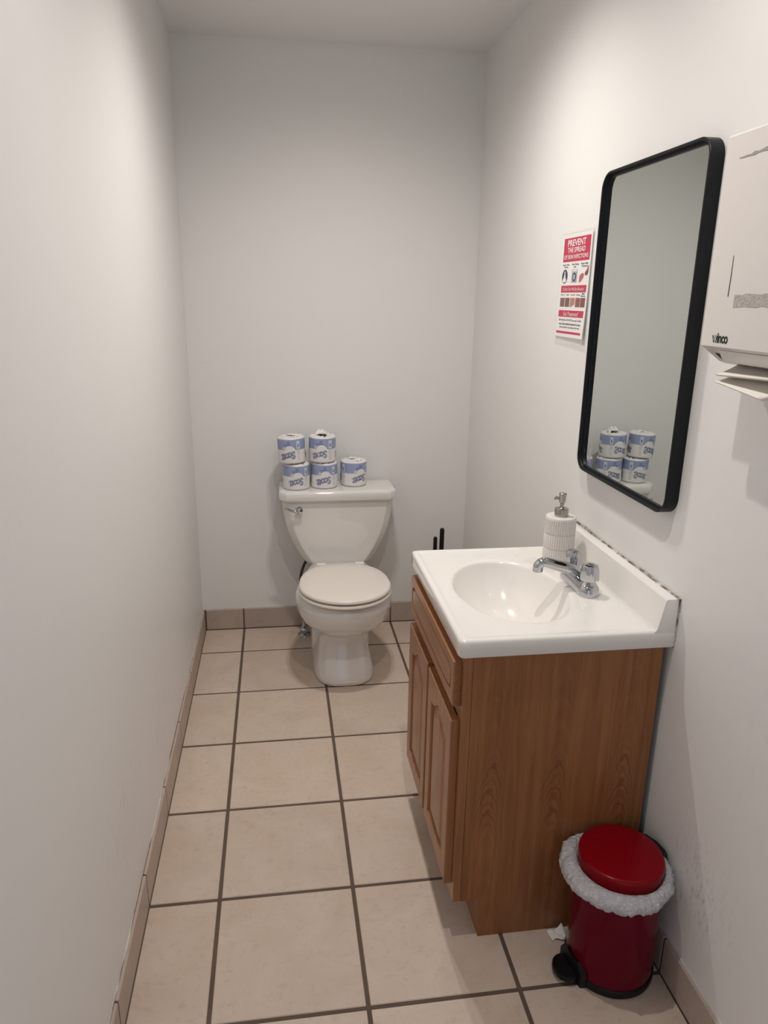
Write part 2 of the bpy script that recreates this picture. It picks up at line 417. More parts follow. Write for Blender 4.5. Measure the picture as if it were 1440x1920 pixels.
# ------------------------------------------------------------------ ceiling lamps
def spot(x, y, e):
    ld = bpy.data.lights.new('lamp_glow', 'SPOT'); ld.energy = e; ld.color = LAMP_COL
    ld.spot_size = math.radians(166); ld.spot_blend = 1.0; ld.shadow_soft_size = 0.015
    o = bpy.data.objects.new('lamp_glow', ld); COL.objects.link(o); return o
def ceiling_lamp(x, y, offs, e, label):
    r = empty('ceiling_lamp', (x, y, ZC), label, 'lamp')
    hw = 0.075 + max(abs(o) for o in offs)
    rings = []
    for (d, z) in ((0, 0), (0, -0.006), (-0.006, -0.012), (-0.012, -0.013)):
        rings.append([(x+px, y+py, ZC+z) for px, py in rrect(0, 0, hw+d, 0.075+d, 0.07+d, 8)])
    bm_obj('trim_plate', loft_bm(rings), m_white_enamel, r, True)
    for ox in offs:
        bm_obj('lens', lathe_bm([(0.030, -0.011), (0.030, -0.015), (0.026, -0.019), (0.002, -0.020)], (x+ox, y, ZC), 24), m_lens, r, True)
        s = spot(x, y, e); s.parent = r; s.location = (ox, 0, -0.024)
ceiling_lamp(0.46, -1.72, [0.0], LAMP_W*0.70, 'round white ceiling lamp with a single lens')
ceiling_lamp(0.45, -0.80, [-0.038, 0.038], LAMP_W*0.60, 'oblong white ceiling lamp with two lenses')

# ------------------------------------------------------------------ toilet
TX = 0.420
toilet = empty('toilet', (TX, -0.05, 0), 'white two-piece toilet with closed lid against the back wall', 'toilet')
def plan(hw, yf, yb, ex=2.3, n=64, front=2.0, ym=None, taper=0.0):
    """egg-like plan: front half superellipse, squarer back half"""
    ym = ym if ym is not None else yf + (yb-yf)*0.45
    out = []
    for i in range(n):
        a = 2*PI*i/n; c, s = math.cos(a), math.sin(a)
        if s < 0:
            e = front; x = hw*math.copysign(abs(c)**(2/e), c); y = ym + (ym-yf)*math.copysign(abs(s)**(2/e), s)
        else:
            e = ex; x = hw*math.copysign(abs(c)**(2/e), c); y = ym + (yb-ym)*math.copysign(abs(s)**(2/e), s)
            x *= 1 - taper*((y-ym)/(yb-ym))**1.3
        out.append((TX+x, y))
    return out
def ring3(pl, z): return [(x, y, z) for x, y in pl]
bowl = [
    (0.000, 0.120, -0.345, 0.170, 2.9, 3.4), (0.006, 0.124, -0.350, 0.170, 2.9, 3.4), (0.018, 0.124, -0.350, 0.170, 2.9, 3.4),
    (0.050, 0.116, -0.336, 0.170, 2.9, 3.6), (0.100, 0.104, -0.314, 0.172, 2.9, 3.6), (0.150, 0.096, -0.296, 0.175, 2.9, 3.4),
    (0.178, 0.094, -0.290, 0.178, 2.8, 3.2), (0.192, 0.098, -0.294, 0.180, 2.7, 2.8), (0.207, 0.115, -0.322, 0.180, 2.6, 2.3),
    (0.226, 0.142, -0.362, 0.180, 2.5, 2.1), (0.250, 0.168, -0.402, 0.180, 2.5, 2.05), (0.280, 0.184, -0.428, 0.180, 2.5, 2.0),
    (0.310, 0.192, -0.442, 0.182, 2.5, 2.0), (0.335, 0.192, -0.446, 0.182, 2.5, 2.0), (0.355, 0.187, -0.442, 0.182, 2.5, 2.0),
    (0.368, 0.176, -0.435, 0.180, 2.5, 2.0), (0.374, 0.168, -0.427, 0.176, 2.5, 2.0)]
bm = loft_bm([ring3(plan(hw, yf, yb, ex, 64, fr, -0.20 if z > 0.19 else -0.12, 0.40 if z > 0.24 else 0.0), z) for (z, hw, yf, yb, ex, fr) in bowl])
foot = [(0, 0.124, -0.10), (0.11, 0.120, -0.09), (0.150, 0.112, -0.075), (0.168, 0.095, -0.05), (0.172, 0.06, -0.02)]
loft_bm([[(TX+x, y, z) for x, y in rrect(0, (yf+0.172)/2, hw, (0.172-yf)/2, 0.045, 6)] for z, hw, yf in foot], bm=bm)
bm_obj('bowl', bm, m_porc, toilet, True, angle=50)
def seat_plan(d, n=72):
    """round-front seat outline, shrunk by d"""
    out = []
    for i in range(n):
        a = 2*PI*i/n; c, s = math.cos(a), math.sin(a); hw = 0.180-d
        if s < 0: x = hw*c; y = -0.270 + (0.189-d)*s
        else:
            x = hw*math.copysign(abs(c)**(2/4.0), c); y = -0.270 + (0.207-d)*math.copysign(abs(s)**(2/4.0), s)
            x *= 1 - 0.27*max(0, (y+0.27)/0.207)**2
        out.append((TX+x, y))
    return out
bm = loft_bm([ring3(seat_plan(0.004), 0.3755), ring3(seat_plan(0.0), 0.380), ring3(seat_plan(0.001), 0.385), ring3(seat_plan(0.007), 0.388),
              ring3(seat_plan(0.062), 0.388), ring3(seat_plan(0.070), 0.383), ring3(seat_plan(0.066), 0.376)], False, False)
bm_obj('seat', bm, m_seat, toilet, True, angle=50)
bm = loft_bm([ring3(seat_plan(0.016), 0.394), ring3(seat_plan(0.006), 0.3945), ring3(seat_plan(0.002), 0.397), ring3(seat_plan(0.002), 0.404), ring3(seat_plan(0.006), 0.4085),
              ring3(seat_plan(0.016), 0.4105), ring3(seat_plan(0.06), 0.4120), ring3(seat_plan(0.12), 0.4128)])
bm_obj('seat_lid', bm, m_seat, toilet, True, angle=50)
for sx in (-1, 1):
    bm_obj('lid_bumper', box_bm(TX+sx*0.10-0.01, TX+sx*0.10+0.01, -0.36, -0.34, 0.3875, 0.3945, 0.001), m_seat, toilet)
    b = box_bm(TX+sx*0.080-0.020, TX+sx*0.080+0.020, -0.068, -0.042, 0.374, 0.4105, 0.004)
    bm_obj('hinge', b, m_seat, toilet, True)
# tank: half widths by height, plan with bevelled front corners
def tank_plan(hw, yf, yb, ch):
    k = ch; pts = []
    base = [(-hw, yb), (hw, yb), (hw, yf+k*1.0), (hw-k, yf+0.006), (-hw+k, yf+0.006), (-hw, yf+k*1.0)]
    # rounded polygon
    for i, p1 in enumerate(base):
        p0 = Vector(base[i-1]); p2 = Vector(base[(i+1) % 6]); p1 = Vector(p1)
        r = 0.006
        a = p1 + (p0-p1).normalized()*r; b_ = p1 + (p2-p1).normalized()*r
        for s in range(5):
            q = s/4; pts.append((TX + ((1-q)**2*a + 2*q*(1-q)*p1 + q*q*b_).x, ((1-q)**2*a + 2*q*(1-q)*p1 + q*q*b_).y))
    # bow the front slightly
    return pts
prof = [(0.363, 0.112, 0.042), (0.366, 0.124, 0.037), (0.376, 0.137, 0.033), (0.394, 0.151, 0.031), (0.420, 0.167, 0.030), (0.452, 0.184, 0.029),
        (0.488, 0.200, 0.028), (0.524, 0.213, 0.027), (0.560, 0.222, 0.026), (0.600, 0.229, 0.026), (0.640, 0.233, 0.026), (0.660, 0.234, 0.026)]
bm = loft_bm([ring3(tank_plan(hw, yf, 0.216, 0.030), z) for z, hw, yf in prof])
bm_obj('tank', bm, m_porc, toilet, True, angle=40)
def lid_plan(d):
    hw = 0.246-d; yf = 0.014+d; yb = 0.2185-d; k = 0.030
    base = [(-hw, yb), (hw, yb), (hw, yf+k*1.2), (hw-k, yf), (-hw+k, yf), (-hw, yf+k*1.2)]
    pts = []
    for i, p1 in enumerate(base):
        p0 = Vector(base[i-1]); p2 = Vector(base[(i+1) % 6]); p1 = Vector(p1)
        r = 0.006
        a = p1 + (p0-p1).normalized()*r; b_ = p1 + (p2-p1).normalized()*r
        for s in range(5):
            q = s/4; v = (1-q)**2*a + 2*q*(1-q)*p1 + q*q*b_; pts.append((TX+v.x, v.y))
    return pts
bm = loft_bm([ring3(lid_plan(0.010), 0.658), ring3(lid_plan(0.002), 0.659), ring3(lid_plan(0.0), 0.662), ring3(lid_plan(0.0), 0.688), ring3(lid_plan(0.002), 0.694),
              ring3(lid_plan(0.007), 0.698), ring3(lid_plan(0.014), 0.6995), ring3(lid_plan(0.03), 0.700)])
bm_obj('tank_lid', bm, m_porc, toilet, True, angle=40)
h = bm_obj('flush_handle', tube_bm(spline([(0.256, 0.010, 0.622), (0.243, 0.006, 0.621), (0.226, 0.004, 0.624), (0.206, 0.006, 0.633), (0.195, 0.008, 0.636)], 6),
           [0.0078]*3+[0.0062]*6+[0.0052]*10+[0.0046]*6, 10), m_chrome, toilet, True)
bmk = lathe_bm([(0.002, 0), (0.012, 0.003), (0.0155, 0.010), (0.0150, 0.017), (0.011, 0.024), (0.010, 0.030)], (0, 0, 0), 20)
bmesh.ops.rotate(bmk, verts=bmk.verts, cent=(0, 0, 0), matrix=Matrix.Rotation(math.radians(-90), 3, 'X'))
bmesh.ops.translate(bmk, verts=bmk.verts, vec=(0.256, 0.0015, 0.622))
k_ = bm_obj('knob', bmk, m_chrome, h, True)

# shut-off valve and hose
sv = empty('supply_valve', (0.272, 0.135, 0), 'chrome shut-off valve with dark hose rising to the toilet tank', 'valve')
bm_obj('escutcheon', lathe_bm([(0.030, 0), (0.029, 0.004), (0.018, 0.009), (0.010, 0.010)], (0.272, 0.135, 0.0), 24), m_chrome, sv, True)
bm = lathe_bm([(0.008, 0.006), (0.008, 0.016), (0.012, 0.018), (0.012, 0.044), (0.008, 0.046), (0.008, 0.072)], (0.272, 0.135, 0), 16)
bm_obj('valve_body', bm, m_chrome, sv, True)
bm = tube_bm([(0.272, 0.130, 0.031), (0.268, 0.110, 0.030)], [0.006, 0.006], 10); bm_obj('valve_stem', bm, m_chrome, sv, True)
bmh = lathe_bm([(0.004, 0), (0.016, 0.001), (0.018, 0.005), (0.015, 0.009), (0.006, 0.010), (0.0055, 0.014)], (0, 0, 0), 28, rfun=lambda a, r, z: r*(1.0 if r < 0.01 else 1-0.28*abs(math.sin(a))))
bmesh.ops.rotate(bmh, verts=bmh.verts, cent=(0, 0, 0), matrix=Matrix.Rotation(math.radians(88), 3, 'X'))
bmesh.ops.translate(bmh, verts=bmh.verts, vec=(0.268, 0.112, 0.030)); bm_obj('valve_handle', bmh, m_chrome, sv, True)
bm_obj('supply_hose', tube_bm(spline([(0.272, 0.135, 0.068), (0.274, 0.135, 0.12), (0.262, 0.135, 0.20), (0.258, 0.132, 0.27), (0.272, 0.13, 0.33), (0.293, 0.128, 0.372)], 8), 0.006, 10), m_braid, sv, True)
bm_obj('hose_nut', lathe_bm([(0.011, 0.352), (0.013, 0.354), (0.013, 0.371), (0.010, 0.3715)], (0.291, 0.128, 0), 8), m_black, sv)

# ------------------------------------------------------------------ toilet paper rolls
m_roll = mat('printed_wrapper', (0.80, 0.78, 0.77), 0.42); t = NT(m_roll); s_ = t.sep(t.obj())
th = t.math('ARCTAN2', s_[0], t.math('MULTIPLY', s_[1], -1.0))
PER = 2*PI/3
thm = t.math('SUBTRACT', t.math('FLOORED_MODULO', t.math('ADD', th, PER/2), PER), PER/2)
zz = s_[2]
band = t.math('MULTIPLY', t.math('GREATER_THAN', zz, 0.058), t.math('LESS_THAN', zz, 0.101))
ex = t.math('DIVIDE', t.math('SUBTRACT', thm, 0.14), 0.50); ez = t.math('DIVIDE', t.math('SUBTRACT', zz, 0.036), 0.040)
ell = t.math('LESS_THAN', t.math('ADD', t.math('MULTIPLY', ex, ex), t.math('MULTIPLY', ez, ez)), 1.0)
blue = t.math('MULTIPLY', band, t.math('SUBTRACT', 1.0, ell))
def rectmask(t0, t1, z0, z1):
    a = t.math('MULTIPLY', t.math('GREATER_THAN', thm, t0), t.math('LESS_THAN', thm, t1))
    b = t.math('MULTIPLY', t.math('GREATER_THAN', zz, z0), t.math('LESS_THAN', zz, z1))
    return t.math('MULTIPLY', a, b)
PB = (0.30, 0.355, 0.54)
fold = t.noise(t.mapping(t.obj(), (30, 30, 90)), 1.0, 3)
c = t.mix(blue, (0.80, 0.78, 0.77), PB)
# white gradient of the print towards its lower edge, printed icon boxes and small lines
c = t.mix(t.math('MULTIPLY', rectmask(0.66, 0.92, 0.062, 0.094), 0.75), c, (0.72, 0.74, 0.80))
c = t.mix(t.math('MULTIPLY', rectmask(0.74, 0.84, 0.068, 0.082), 1.0), c, (0.16, 0.19, 0.36))
c = t.mix(t.math('MULTIPLY', rectmask(0.66, 0.92, 0.036, 0.057), 0.45), c, (0.42, 0.46, 0.58))
c = t.mix(t.math('MULTIPLY', rectmask(0.69, 0.89, 0.012, 0.033), 0.40), c, (0.45, 0.48, 0.58))
c = t.mix(t.math('MULTIPLY', rectmask(-0.28, 0.24, 0.0775, 0.0805), 0.9), c, (0.075, 0.10, 0.32))
c = t.mix(t.math('MULTIPLY', rectmask(-0.04, 0.20, 0.083, 0.093), 0.75), c, (0.15, 0.19, 0.42))
bx_ = t.math('DIVIDE', t.math('ADD', thm, 0.30), 0.13); bz_ = t.math('DIVIDE', t.math('SUBTRACT', zz, 0.063), 0.0085)
badge = t.math('LESS_THAN', t.math('ADD', t.math('MULTIPLY', bx_, bx_), t.math('MULTIPLY', bz_, bz_)), 1.0)
c = t.mix(t.math('MULTIPLY', badge, 0.8), c, (0.62, 0.64, 0.72))
t.color(c); t.bump(fold, 0.4, 0.004)
m_logo_d = mat('logo_navy', (0.045, 0.065, 0.19), 0.45)
m_logo_l = mat('logo_pale_blue', (0.50, 0.55, 0.72), 0.45)
m_core = mat('cardboard_core', (0.10, 0.075, 0.055), 0.9)
RR, RH = 0.0565, 0.109
def wrap(me, r, zc, a0):
    for v in me.vertices:
        a = a0 + v.co.x/r; z = zc + v.co.y
        v.co = Vector((r*math.sin(a), -r*math.cos(a), z))
def logo_mesh(r, off, k, m):
    me = text_me('Scott', 0.041, offset=off, shear=0.22, space=0.86, xs=0.84)
    me.transform(Matrix.Rotation(PI+math.radians(14), 4, 'Z'))
    wrap(me, r, 0.034, k*PER+0.03)
    me.materials.append(m); return me
LOGOS = [(nm, logo_mesh(RR+lift, off, k, m)) for k in range(3) for nm, lift, off, m in (('logo_outline', 0.0006, 0.0014, m_logo_d), ('logo', 0.0011, -0.0006, m_logo_l))]
def roll(x, y, z, rz, tilt, seed, label, tuft=False, hole=False, squash=0.0):
    o = empty('toilet_paper_roll', (x, y, z), label, 'toilet paper', 'wrapped toilet paper rolls on the tank')
    o.rotation_euler = (math.radians(tilt[0]), math.radians(tilt[1]), math.radians(rz))
    N = 72; rings = []
    sd = Vector((seed*3.1, seed*1.7, 0))
    def nz(v, s): return noise.noise(Vector(v)*s + sd)
    pr = [(0.020, 0.006), (0.040, 0.002), (0.053, 0.0008), (0.0558, 0.003), (RR, 0.008), (RR, 0.03), (RR, 0.055), (RR, 0.08), (RR, 0.096), (0.0558, 0.102), (0.053, 0.106),
          (0.047, 0.1075), (0.040, 0.1078), (0.032, 0.1075), (0.026, 0.1065), (0.021, 0.104)]
    if not hole: pr += [(0.015, 0.1035), (0.008, 0.104), (0.002, 0.105)]
    for (r, zc) in pr:
        ring = []
        top = max(0, (zc-0.099)/0.01)
        for i in range(N):
            a = 2*PI*i/N; cx, sy = math.cos(a), math.sin(a)
            d = 0.0019*nz((cx*2, sy*2, zc*18), 1.0)
            k = r + d*(1 if r > 0.05 else 0.3)
            dz = top*(0.0055*nz((cx*4.5+r*60, sy*4.5, 2.0), 1.0) + 0.0022*math.sin(a*11+seed+r*160)*(1 if r < 0.052 else 0.3))
            ring.append((k*cx, k*sy, max(zc + dz, 0.0)))
        rings.append(ring)
    bm = loft_bm(rings, True, not hole)
    bm_obj('wrapper', bm, m_roll, o, True, local=True, angle=60)
    if hole: bm_obj('core', lathe_bm([(0.0215, 0.104), (0.0195, 0.098), (0.0195, 0.03), (0.0008, 0.028)], (0, 0, 0), 24, cap0=False), m_core, o, True, local=True)
    # gathered paper ends tucked over the core
    bm = bmesh.new(); rnd = random.Random(seed)
    nf = 5 if not tuft else 8
    for f in range(nf):
        a = rnd.uniform(0, 2*PI); L = rnd.uniform(0.018, 0.032); wd = rnd.uniform(0.010, 0.020)
        hh = rnd.uniform(0.004, 0.008) + (rnd.uniform(0.006, 0.016) if tuft else 0)
        if hole: a = rnd.uniform(0.15, 2.6)
        c0 = Vector((math.cos(a)*0.024, math.sin(a)*0.024, 0.108)); d = Vector((math.cos(a+rnd.uniform(0.8, 2.0)), math.sin(a+rnd.uniform(0.8, 2.0)), 0))
        n_ = d.cross(Vector((0, 0, 1)))
        secs = []
        for q in range(5):
            u = q/4 - 0.5; hq = hh*(1-(2*u)**2)
            secs.append([c0 + d*L*u + n_*wd*(w_-0.5)*(1-0.4*abs(u)) + Vector((0, 0, hq*(1-abs(2*w_-1)*0.8)+rnd.uniform(-0.001, 0.001))) for w_ in (0, 0.25, 0.5, 0.75, 1)])
        loft_bm(secs, False, False, False, bm)
    bm_obj('paper_tuck', bm, m_paper, o, True, local=True, angle=30)
    for nm, me in LOGOS:
        q = bpy.data.objects.new(nm, me); COL.objects.link(q); q.parent = o
    return o
roll(0.248, 0.098, 0.7005, -2, (0, 0), 1, 'lower toilet paper roll in the stack above the flush handle')
roll(0.365, 0.112, 0.7005, -4, (0, 0), 2, 'toilet paper roll on the tank lid under the roll with the torn-open top')
roll(0.494, 0.140, 0.7005, 20, (0, 0), 3, 'single toilet paper roll standing alone on the tank lid')
roll(0.233, 0.096, 0.8125, -17, (0, -2.5), 4, 'upper toilet paper roll in the leaning stack above the flush handle')
roll(0.358, 0.110, 0.8125, -14, (0, 0.8), 5, 'upper toilet paper roll with torn-open top and showing core', tuft=True, hole=True)

# ------------------------------------------------------------------ plunger and brush behind the vanity
def rod(name, x, y, h, r, label, cat, foot):
    o = empty(name, (x, y, 0), label, cat)
    bm_obj('handle', lathe_bm([(r*0.8, 0.03), (r*0.8, h*0.55), (r, h*0.6), (r, h-r*0.9), (r*0.85, h-r*0.4), (r*0.5, h-r*0.08), (r*0.1, h)], (x, y, 0), 16), m_black, o, True)
    if foot == 'cup':
        bm_obj('rubber_cup', lathe_bm([(0.062, 0), (0.064, 0.006), (0.060, 0.03), (0.045, 0.055), (0.022, 0.068), (0.016, 0.085), (0.012, 0.09)], (x, y, 0), 32), m_rubber, o, True)
    else:
        bm_obj('holder', lathe_bm([(0.048, 0), (0.050, 0.004), (0.044, 0.10), (0.040, 0.125), (0.034, 0.125), (0.034, 0.10), (0.01, 0.09)], (x, y, 0), 32), m_black, o, True)
        bm_obj('bristles', lathe_bm([(0.01, 0.095), (0.030, 0.10), (0.030, 0.135), (0.01, 0.145)], (x, y, 0), 20), m_paper, o, True)
rod('plunger', 0.897, 0.150, 0.484, 0.0105, 'black plunger handle, the taller of two behind the vanity', 'plunger', 'cup')
rod('toilet_brush', 0.838, 0.020, 0.488, 0.0090, 'black toilet brush handle, the shorter of two behind the vanity', 'brush', 'holder')

# ------------------------------------------------------------------ vanity cabinet
CY0, CY1 = -1.552, -1.003; CXF = 0.556; CXB = 1.004; CZ = 0.752
van = empty('vanity_cabinet', (0.78, (CY0+CY1)/2, 0), 'brown oak vanity cabinet with two arched doors under the white sink top', 'cabinet')
def side_panel(y0, y1):
    pts = [(CXF+0.019, 0.110), (0.622, 0.110), (0.622, 0.0), (CXB, 0.0), (CXB, CZ), (CXF+0.019, CZ)]
    return loft_bm([[(x, y0, z) for x, z in pts], [(x, y1, z) for x, z in pts]])
bm_obj('side_panel', side_panel(CY0, CY0+0.012), m_oak_side, van)
bm_obj('side_panel', side_panel(CY1-0.012, CY1), m_oak_side, van)
bm_obj('toe_kick', box_bm(0.622, 0.634, CY0+0.0125, CY1-0.0125, 0.0, 0.109), m_oak_h, van)
bm_obj('bottom_panel', box_bm(CXF+0.0195, CXB-0.001, CY0+0.0125, CY1-0.0125, 0.1105, 0.122), m_oak_h, van)
# face frame: stiles and rails
for (a, b) in ((CY0, CY0+0.040), (CY1-0.040, CY1)):
    bm_obj('stile', box_bm(CXF, CXF+0.0188, a, b, 0.110, CZ, 0.0012, 1), m_oak, van)
for (a, b) in ((0.110, 0.150), (0.590, 0.622), (0.722, CZ)):
    bm_obj('rail', box_bm(CXF+0.0004, CXF+0.0186, CY0+0.0402, CY1-0.0402, a, b), m_oak_h, van)
bm_obj('mullion', box_bm(CXF+0.0006, CXF+0.0184, -1.30, -1.255, 0.1502, 0.5898), m_oak, van)
def outl(y0, y1, z0, z1, arch=0.0, r=0.0, k=24):
    """closed outline (y,z); arch raises the middle of the top, r rounds the corners"""
    pts = []; n = 8
    for i in range(n): pts.append((y0+(y1-y0)*i/n, z0))
    for i in range(n): pts.append((y1, z0+(z1-z0)*i/n))
    for i in range(k):
        u = i/k; y = y1+(y0-y1)*u; s = abs(2*u-1)
        lift = arch*(0.5+0.5*math.cos(PI*min(1, s/0.86))) if arch else 0
        pts.append((y, z1+lift))
    for i in range(n): pts.append((y0, z1+(z0-z1)*i/n))
    if r > 0:
        out = []
        for (y, z) in pts:
            cy = min(max(y, y0+r), y1-r); cz = min(max(z, z0+r), z1-r)
            d = Vector((y-cy, z-cz))
            if (y < y0+r or y > y1-r) and (z < z0+r or z > z1-r) and d.length > 0:
                m_ = max(abs(d.x), abs(d.y)); d = d/d.length*m_ if m_ > 0 else d
                out.append((cy+d.x, cz+d.y))
            else: out.append((y, z))
        pts = out
    return pts
def panel_bm(y0, y1, z0, z1, layers, xf, xb):
    rings = [[(xb, y, z) for y, z in outl(y0, y1, z0, z1)], [(xf+0.0025, y, z) for y, z in outl(y0, y1, z0, z1)],
             [(xf, y, z) for y, z in outl(y0+0.0025, y1-0.0025, z0+0.0025, z1-0.0025)]]
    for (ins, dx, arch, sh, r) in layers:
        rings.append([(xf+dx, y, z) for y, z in outl(y0+ins, y1-ins, z0+ins, z1-ins-sh, arch, r)])
    return loft_bm(rings)
XD = 0.5375
def door(y0, y1):
    lay = [(0.041, 0.0, 0.030, 0.030, 0.0), (0.0435, 0.0025, 0.030, 0.030, 0.0), (0.0455, 0.0085, 0.030, 0.030, 0.0), (0.052, 0.0085, 0.029, 0.030, 0.0), (0.070, 0.0018, 0.026, 0.029, 0.0), (0.073, 0.0012, 0.026, 0.029, 0.0)]
    d = bm_obj('door', panel_bm(y0, y1, 0.148, 0.586, lay, XD, CXF-0.0008), m_oak, van, True, angle=22)
    return d
door(-1.532, -1.285); door(-1.268, -1.021)
lay = [(0.021, 0.0, 0, 0, 0.020), (0.0225, 0.0050, 0, 0, 0.020), (0.0262, 0.0050, 0, 0, 0.019), (0.029, 0.0003, 0, 0, 0.018)]
bm_obj('false_drawer_front', panel_bm(-1.532, -1.021, 0.622, 0.730, lay, XD, CXF-0.0008), m_oak_h, van, True, angle=22)

# ------------------------------------------------------------------ sink top with basin
TY0, TY1, TXF, TXB, TZ, TB = -1.564, -0.990, 0.5405, 1.0185, 0.792, 0.7525
top = empty('sink_top', (0.78, (TY0+TY1)/2, TB), 'white cultured marble sink top with oval basin and backsplash', 'sink')
BC = Vector((0.735, -1.288)); BA, BB = 0.136, 0.192
NA = 128
angs = sorted([2*PI*i/NA for i in range(NA)] + [math.atan2(y-BC.y, x-BC.x) % (2*PI) for x in (TXF, TXB) for y in (TY0, TY1)])
def ell_ring(k, z, sh=0.0):
    # the basin's deep end sits slightly towards the faucet
    return [(BC.x + sh + BA*k*math.cos(a), BC.y + BB*k*math.sin(a), z) for a in angs_e]
angs_e = []
for a in angs:      # parametric angle whose ray matches the rectangle ray
    angs_e.append(math.atan2(math.sin(a)/BB, math.cos(a)/BA))
def rect_ring(d, z, r=0.012):
    out = []
    x0, x1, y0, y1 = TXF+d, TXB, TY0+d, TY1-d
    for a in angs:
        c, s = math.cos(a), math.sin(a)
        tx = ((x1 if c > 0 else x0)-BC.x)/c if abs(c) > 1e-9 else 1e9
        ty = ((y1 if s > 0 else y0)-BC.y)/s if abs(s) > 1e-9 else 1e9
        q = min(tx, ty); x, y = BC.x+q*c, BC.y+q*s
        rr_ = max(r-d, 0.002)
        cx = max(x, x0+rr_); cy = min(max(y, y0+rr_), y1-rr_)
        v = Vector((x-cx, y-cy))
        if x < x0+rr_ and (y < y0+rr_ or y > y1-rr_) and v.length > 0:
            v = v.normalized()*rr_; x, y = cx+v.x, cy+v.y
        out.append((x, y, z))
    return out
DEP = 0.125
rings = []
for k in (0.10, 0.2, 0.32, 0.44, 0.55, 0.65, 0.74, 0.82, 0.88, 0.93, 0.965, 0.985):
    z = TZ - 0.006 - DEP*(1-k**2.6)**0.9*0.97
    rings.append(ell_ring(k, z, 0.010*(1-k)))
rings += [ell_ring(1.0, TZ-0.0068), ell_ring(1.012, TZ-0.0042), ell_ring(1.028, TZ-0.0022), ell_ring(1.05, TZ-0.0012), ell_ring(1.08, TZ-0.001)]
a_, b_ = rings[-1], rect_ring(0.024, TZ-0.001)
for q in (0.35, 0.7): rings.append([tuple(Vector(p0).lerp(Vector(p1), q)) for p0, p1 in zip(a_, b_)])
rings += [b_, rect_ring(0.019, TZ-0.0006), rect_ring(0.015, TZ+0.0012), rect_ring(0.009, TZ+0.0014), rect_ring(0.004, TZ+0.0002), rect_ring(0.001, TZ-0.003), rect_ring(0.0, TZ-0.007),
          rect_ring(0.0, TB+0.003), rect_ring(0.002, TB+0.0006), rect_ring(0.005, TB)]
rings.append(rect_ring(0.03, TB))
bm = loft_bm(rings, True, False)
bm_obj('basin_top', bm, m_marble, top, True, angle=60)
bm_obj('drain', lathe_bm([(0.021, 0.0008), (0.021, 0.0022), (0.017, 0.003), (0.0165, 0.001), (0.001, 0.0008)], (0.745, -1.288, rings[0][0][2]), 24), m_chrome, top, True)
sec = [(0.9700, TZ-0.004), (0.9700, TZ-0.0008), (0.9735, TZ+0.0015), (0.9765, TZ+0.007), (0.9880, 0.860), (0.9895, 0.8645), (0.9930, 0.8665), (1.0183, 0.8665), (1.0183, TZ-0.004)]
bs = []
for (y, d) in ((TY0+0.0006, 0.0025), (TY0+0.0012, 0.0006), (TY0+0.0025, 0), (TY1-0.003, 0), (TY1, 0.002)):
    cxm, czm = 0.998, 0.81
    bs.append([(x+(cxm-x)*d*10, y, z+(czm-z)*d*10) for x, z in sec])
bm_obj('backsplash', loft_bm(bs), m_marble, top, True, angle=35)
# old caulk in the gap behind the backsplash
rnd = random.Random(11); sec2 = []; hh = 0.002; n = 110
for i in range(n+1):
    y = TY0-0.003 + (TY1-TY0+0.003)*i/n; hh = min(max(hh+rnd.uniform(-0.0012, 0.0012), 0.0005), 0.0055)
    e = 1.0150 - rnd.uniform(0, 0.0022)
    sec2.append([(e, y, 0.8662), (e+0.0006, y, 0.8672+hh*0.5), (1.0182, y, 0.8670+hh), (1.0198, y, 0.8668+hh*0.8), (1.0198, y, 0.864)])
bm = loft_bm(sec2)
sec2 = []; n = 30
for i in range(n+1):
    z = 0.8675 + (TB-0.002-0.8675)*i/n; wv = rnd.uniform(0.0012, 0.0045)
    sec2.append([(1.0188, TY0+0.004, z), (1.0186, TY0-wv, z), (1.0198, TY0-wv-0.001, z), (1.0198, TY0+0.004, z)])
loft_bm(sec2, bm=bm)
bm_obj('old_caulk', bm, m_dirtcaulk, top, True, angle=30)

# ------------------------------------------------------------------ faucet
FX, FY, FZ = 0.912, -1.292, TZ-0.0012
fa = empty('faucet', (FX, FY, FZ), 'chrome two-handle faucet at the back of the sink', 'faucet')
def fplan(hx, hy, z, dx=0.0):
    return [(FX+dx+x, FY+y, z) for x, y in rrect(0, 0, hx, hy, hx*0.98, 10)]
bm = loft_bm([fplan(0.0265, 0.080, FZ), fplan(0.0270, 0.0805, FZ+0.004), fplan(0.0264, 0.0797, FZ+0.013), fplan(0.0232, 0.0762, FZ+0.023), fplan(0.0185, 0.071, FZ+0.028)])
for sy in (-1, 1):
    lathe_bm([(0.0248, 0.008), (0.0238, 0.021), (0.0200, 0.029), (0.0160, 0.033), (0.0150, 0.037)], (FX, FY+sy*0.0508, FZ), 24, bm)
bm_obj('base', bm, m_chrome, fa, True, angle=45)
def handle_r(a, r, z):
    return r*(1+0.09*math.cos(8*a)) if r > 0.012 else r
for sy in (-1, 1):
    hb = bm_obj('handle', lathe_bm([(0.0145, 0.0375), (0.0212, 0.0382), (0.0222, 0.043), (0.0205, 0.064), (0.0185, 0.072), (0.0165, 0.0755), (0.008, 0.077), (0.0015, 0.077)],
           (FX+0.002, FY+sy*0.0508, FZ), 48, rfun=handle_r), m_chrome, fa, True, angle=50)
    bm_obj('handle_cap', lathe_bm([(0.0095, 0.0766), (0.0095, 0.0782), (0.008, 0.0788), (0.0015, 0.0790)], (FX+0.002, FY+sy*0.0508, FZ), 20), m_chrome, hb, True)
